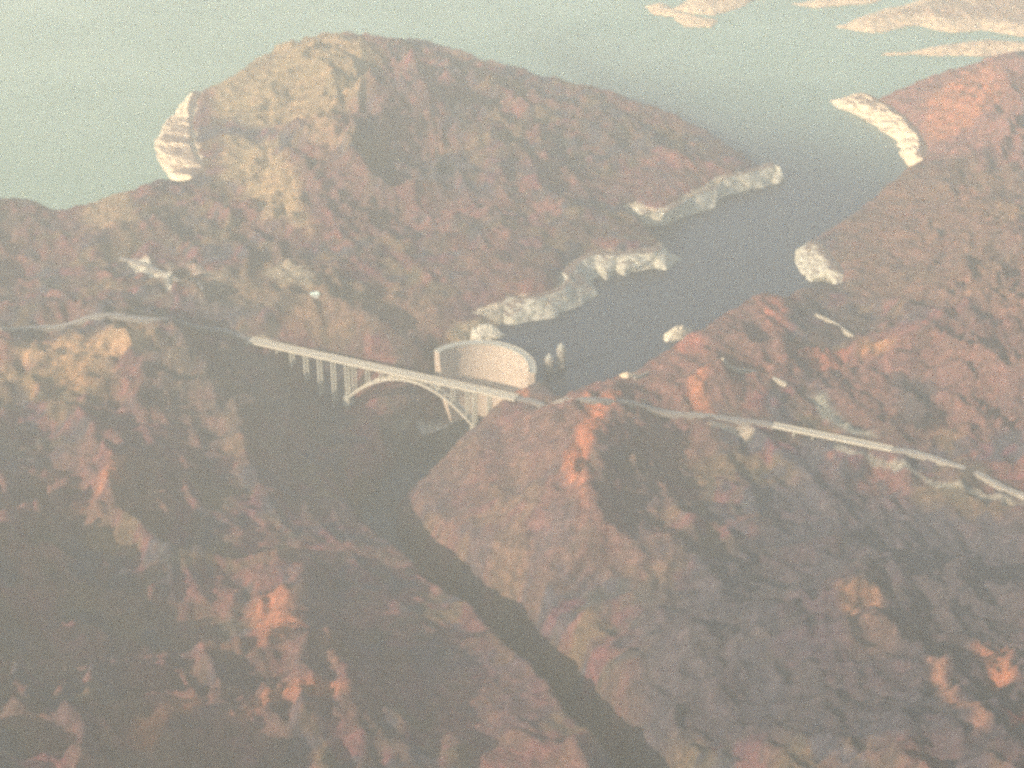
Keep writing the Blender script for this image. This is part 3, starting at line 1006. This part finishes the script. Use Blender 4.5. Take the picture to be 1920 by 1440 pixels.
def house(u, v, w, l, hgt, rot, label):
    p = hit(u, v)
    e = empty('building', (p[0], p[1], p[2]), label, 'building')
    cr, sr = math.cos(rot), math.sin(rot)

    def T(x, y, z):
        return (p[0] + x * cr - y * sr, p[1] + x * sr + y * cr, p[2] + z)
    a, b = l / 2, w / 2
    V = [T(-a, -b, -6), T(a, -b, -6), T(a, b, -6), T(-a, b, -6), T(-a, -b, hgt), T(a, -b, hgt), T(a, b, hgt), T(-a, b, hgt), T(-a, 0, hgt + w * .2), T(a, 0, hgt + w * .2)]
    mesh_obj('wall', V, [(0, 3, 2, 1), (0, 1, 5, 4), (2, 3, 7, 6), (1, 2, 6, 9, 5), (3, 0, 4, 8, 7), (4, 5, 9, 8), (6, 7, 8, 9)], M_WHITE, e)
    o_ = 0.8; r = hgt + w * .2
    V = []
    for sgn in (-1, 1):
        for x in (-a - o_, a + o_):
            V += [T(x, sgn * (b + o_), hgt - 0.1), T(x, 0, r + 0.1), T(x, 0, r + 0.6), T(x, sgn * (b + o_), hgt + 0.4)]
    Fc = []
    for q in (0, 8):
        Fc += [(q, q + 1, q + 2, q + 3), (q + 4, q + 7, q + 6, q + 5)] + [(q + k, q + 4 + k, q + 4 + (k + 1) % 4, q + (k + 1) % 4) for k in range(4)]
    mesh_obj('roof', V, Fc, M_ROOF, e)
    for x in (-l * .3, 0, l * .3):
        V = [T(x - 1, -b - .08, 1.5), T(x + 1, -b - .08, 1.5), T(x + 1, -b - .08, 4), T(x - 1, -b - .08, 4),
             T(x - 1, -b + .1, 1.5), T(x + 1, -b + .1, 1.5), T(x + 1, -b + .1, 4), T(x - 1, -b + .1, 4)]
        mesh_obj('window', V, [(0, 1, 2, 3), (4, 7, 6, 5), (0, 4, 5, 1), (1, 5, 6, 2), (2, 6, 7, 3), (3, 7, 4, 0)], M_GLASS, e)
    return e


house(590, 555, 14, 20, 7, 0.3, 'tiny white building alone on the slope above the arch bridge')

# ------------------------------------------------------------------ haze
bx = 21000.0; zb = RIVZ - 60; zt = CAM_H + 40
V = [(-bx, -bx, zb), (bx, -bx, zb), (bx, bx, zb), (-bx, bx, zb), (-bx, -bx, zt), (bx, -bx, zt), (bx, bx, zt), (-bx, bx, zt)]
hm = bpy.data.materials.new('desert_haze'); hm.use_nodes = True
nt = hm.node_tree
nt.nodes.remove(nt.nodes['Principled BSDF'])
pv = nt.nodes.new('ShaderNodeVolumePrincipled')
pv.inputs['Color'].default_value = (0.94, 0.98, 0.88, 1)
pv.inputs['Density'].default_value = 0.000087
pv.inputs['Anisotropy'].default_value = 0.2
nt.links.new(pv.outputs[0], nt.nodes['Material Output'].inputs['Volume'])
hz = mesh_obj('haze', V, [(0, 3, 2, 1), (4, 5, 6, 7), (0, 1, 5, 4), (1, 2, 6, 5), (2, 3, 7, 6), (3, 0, 4, 7)], hm)
tag(hz, kind='stuff')
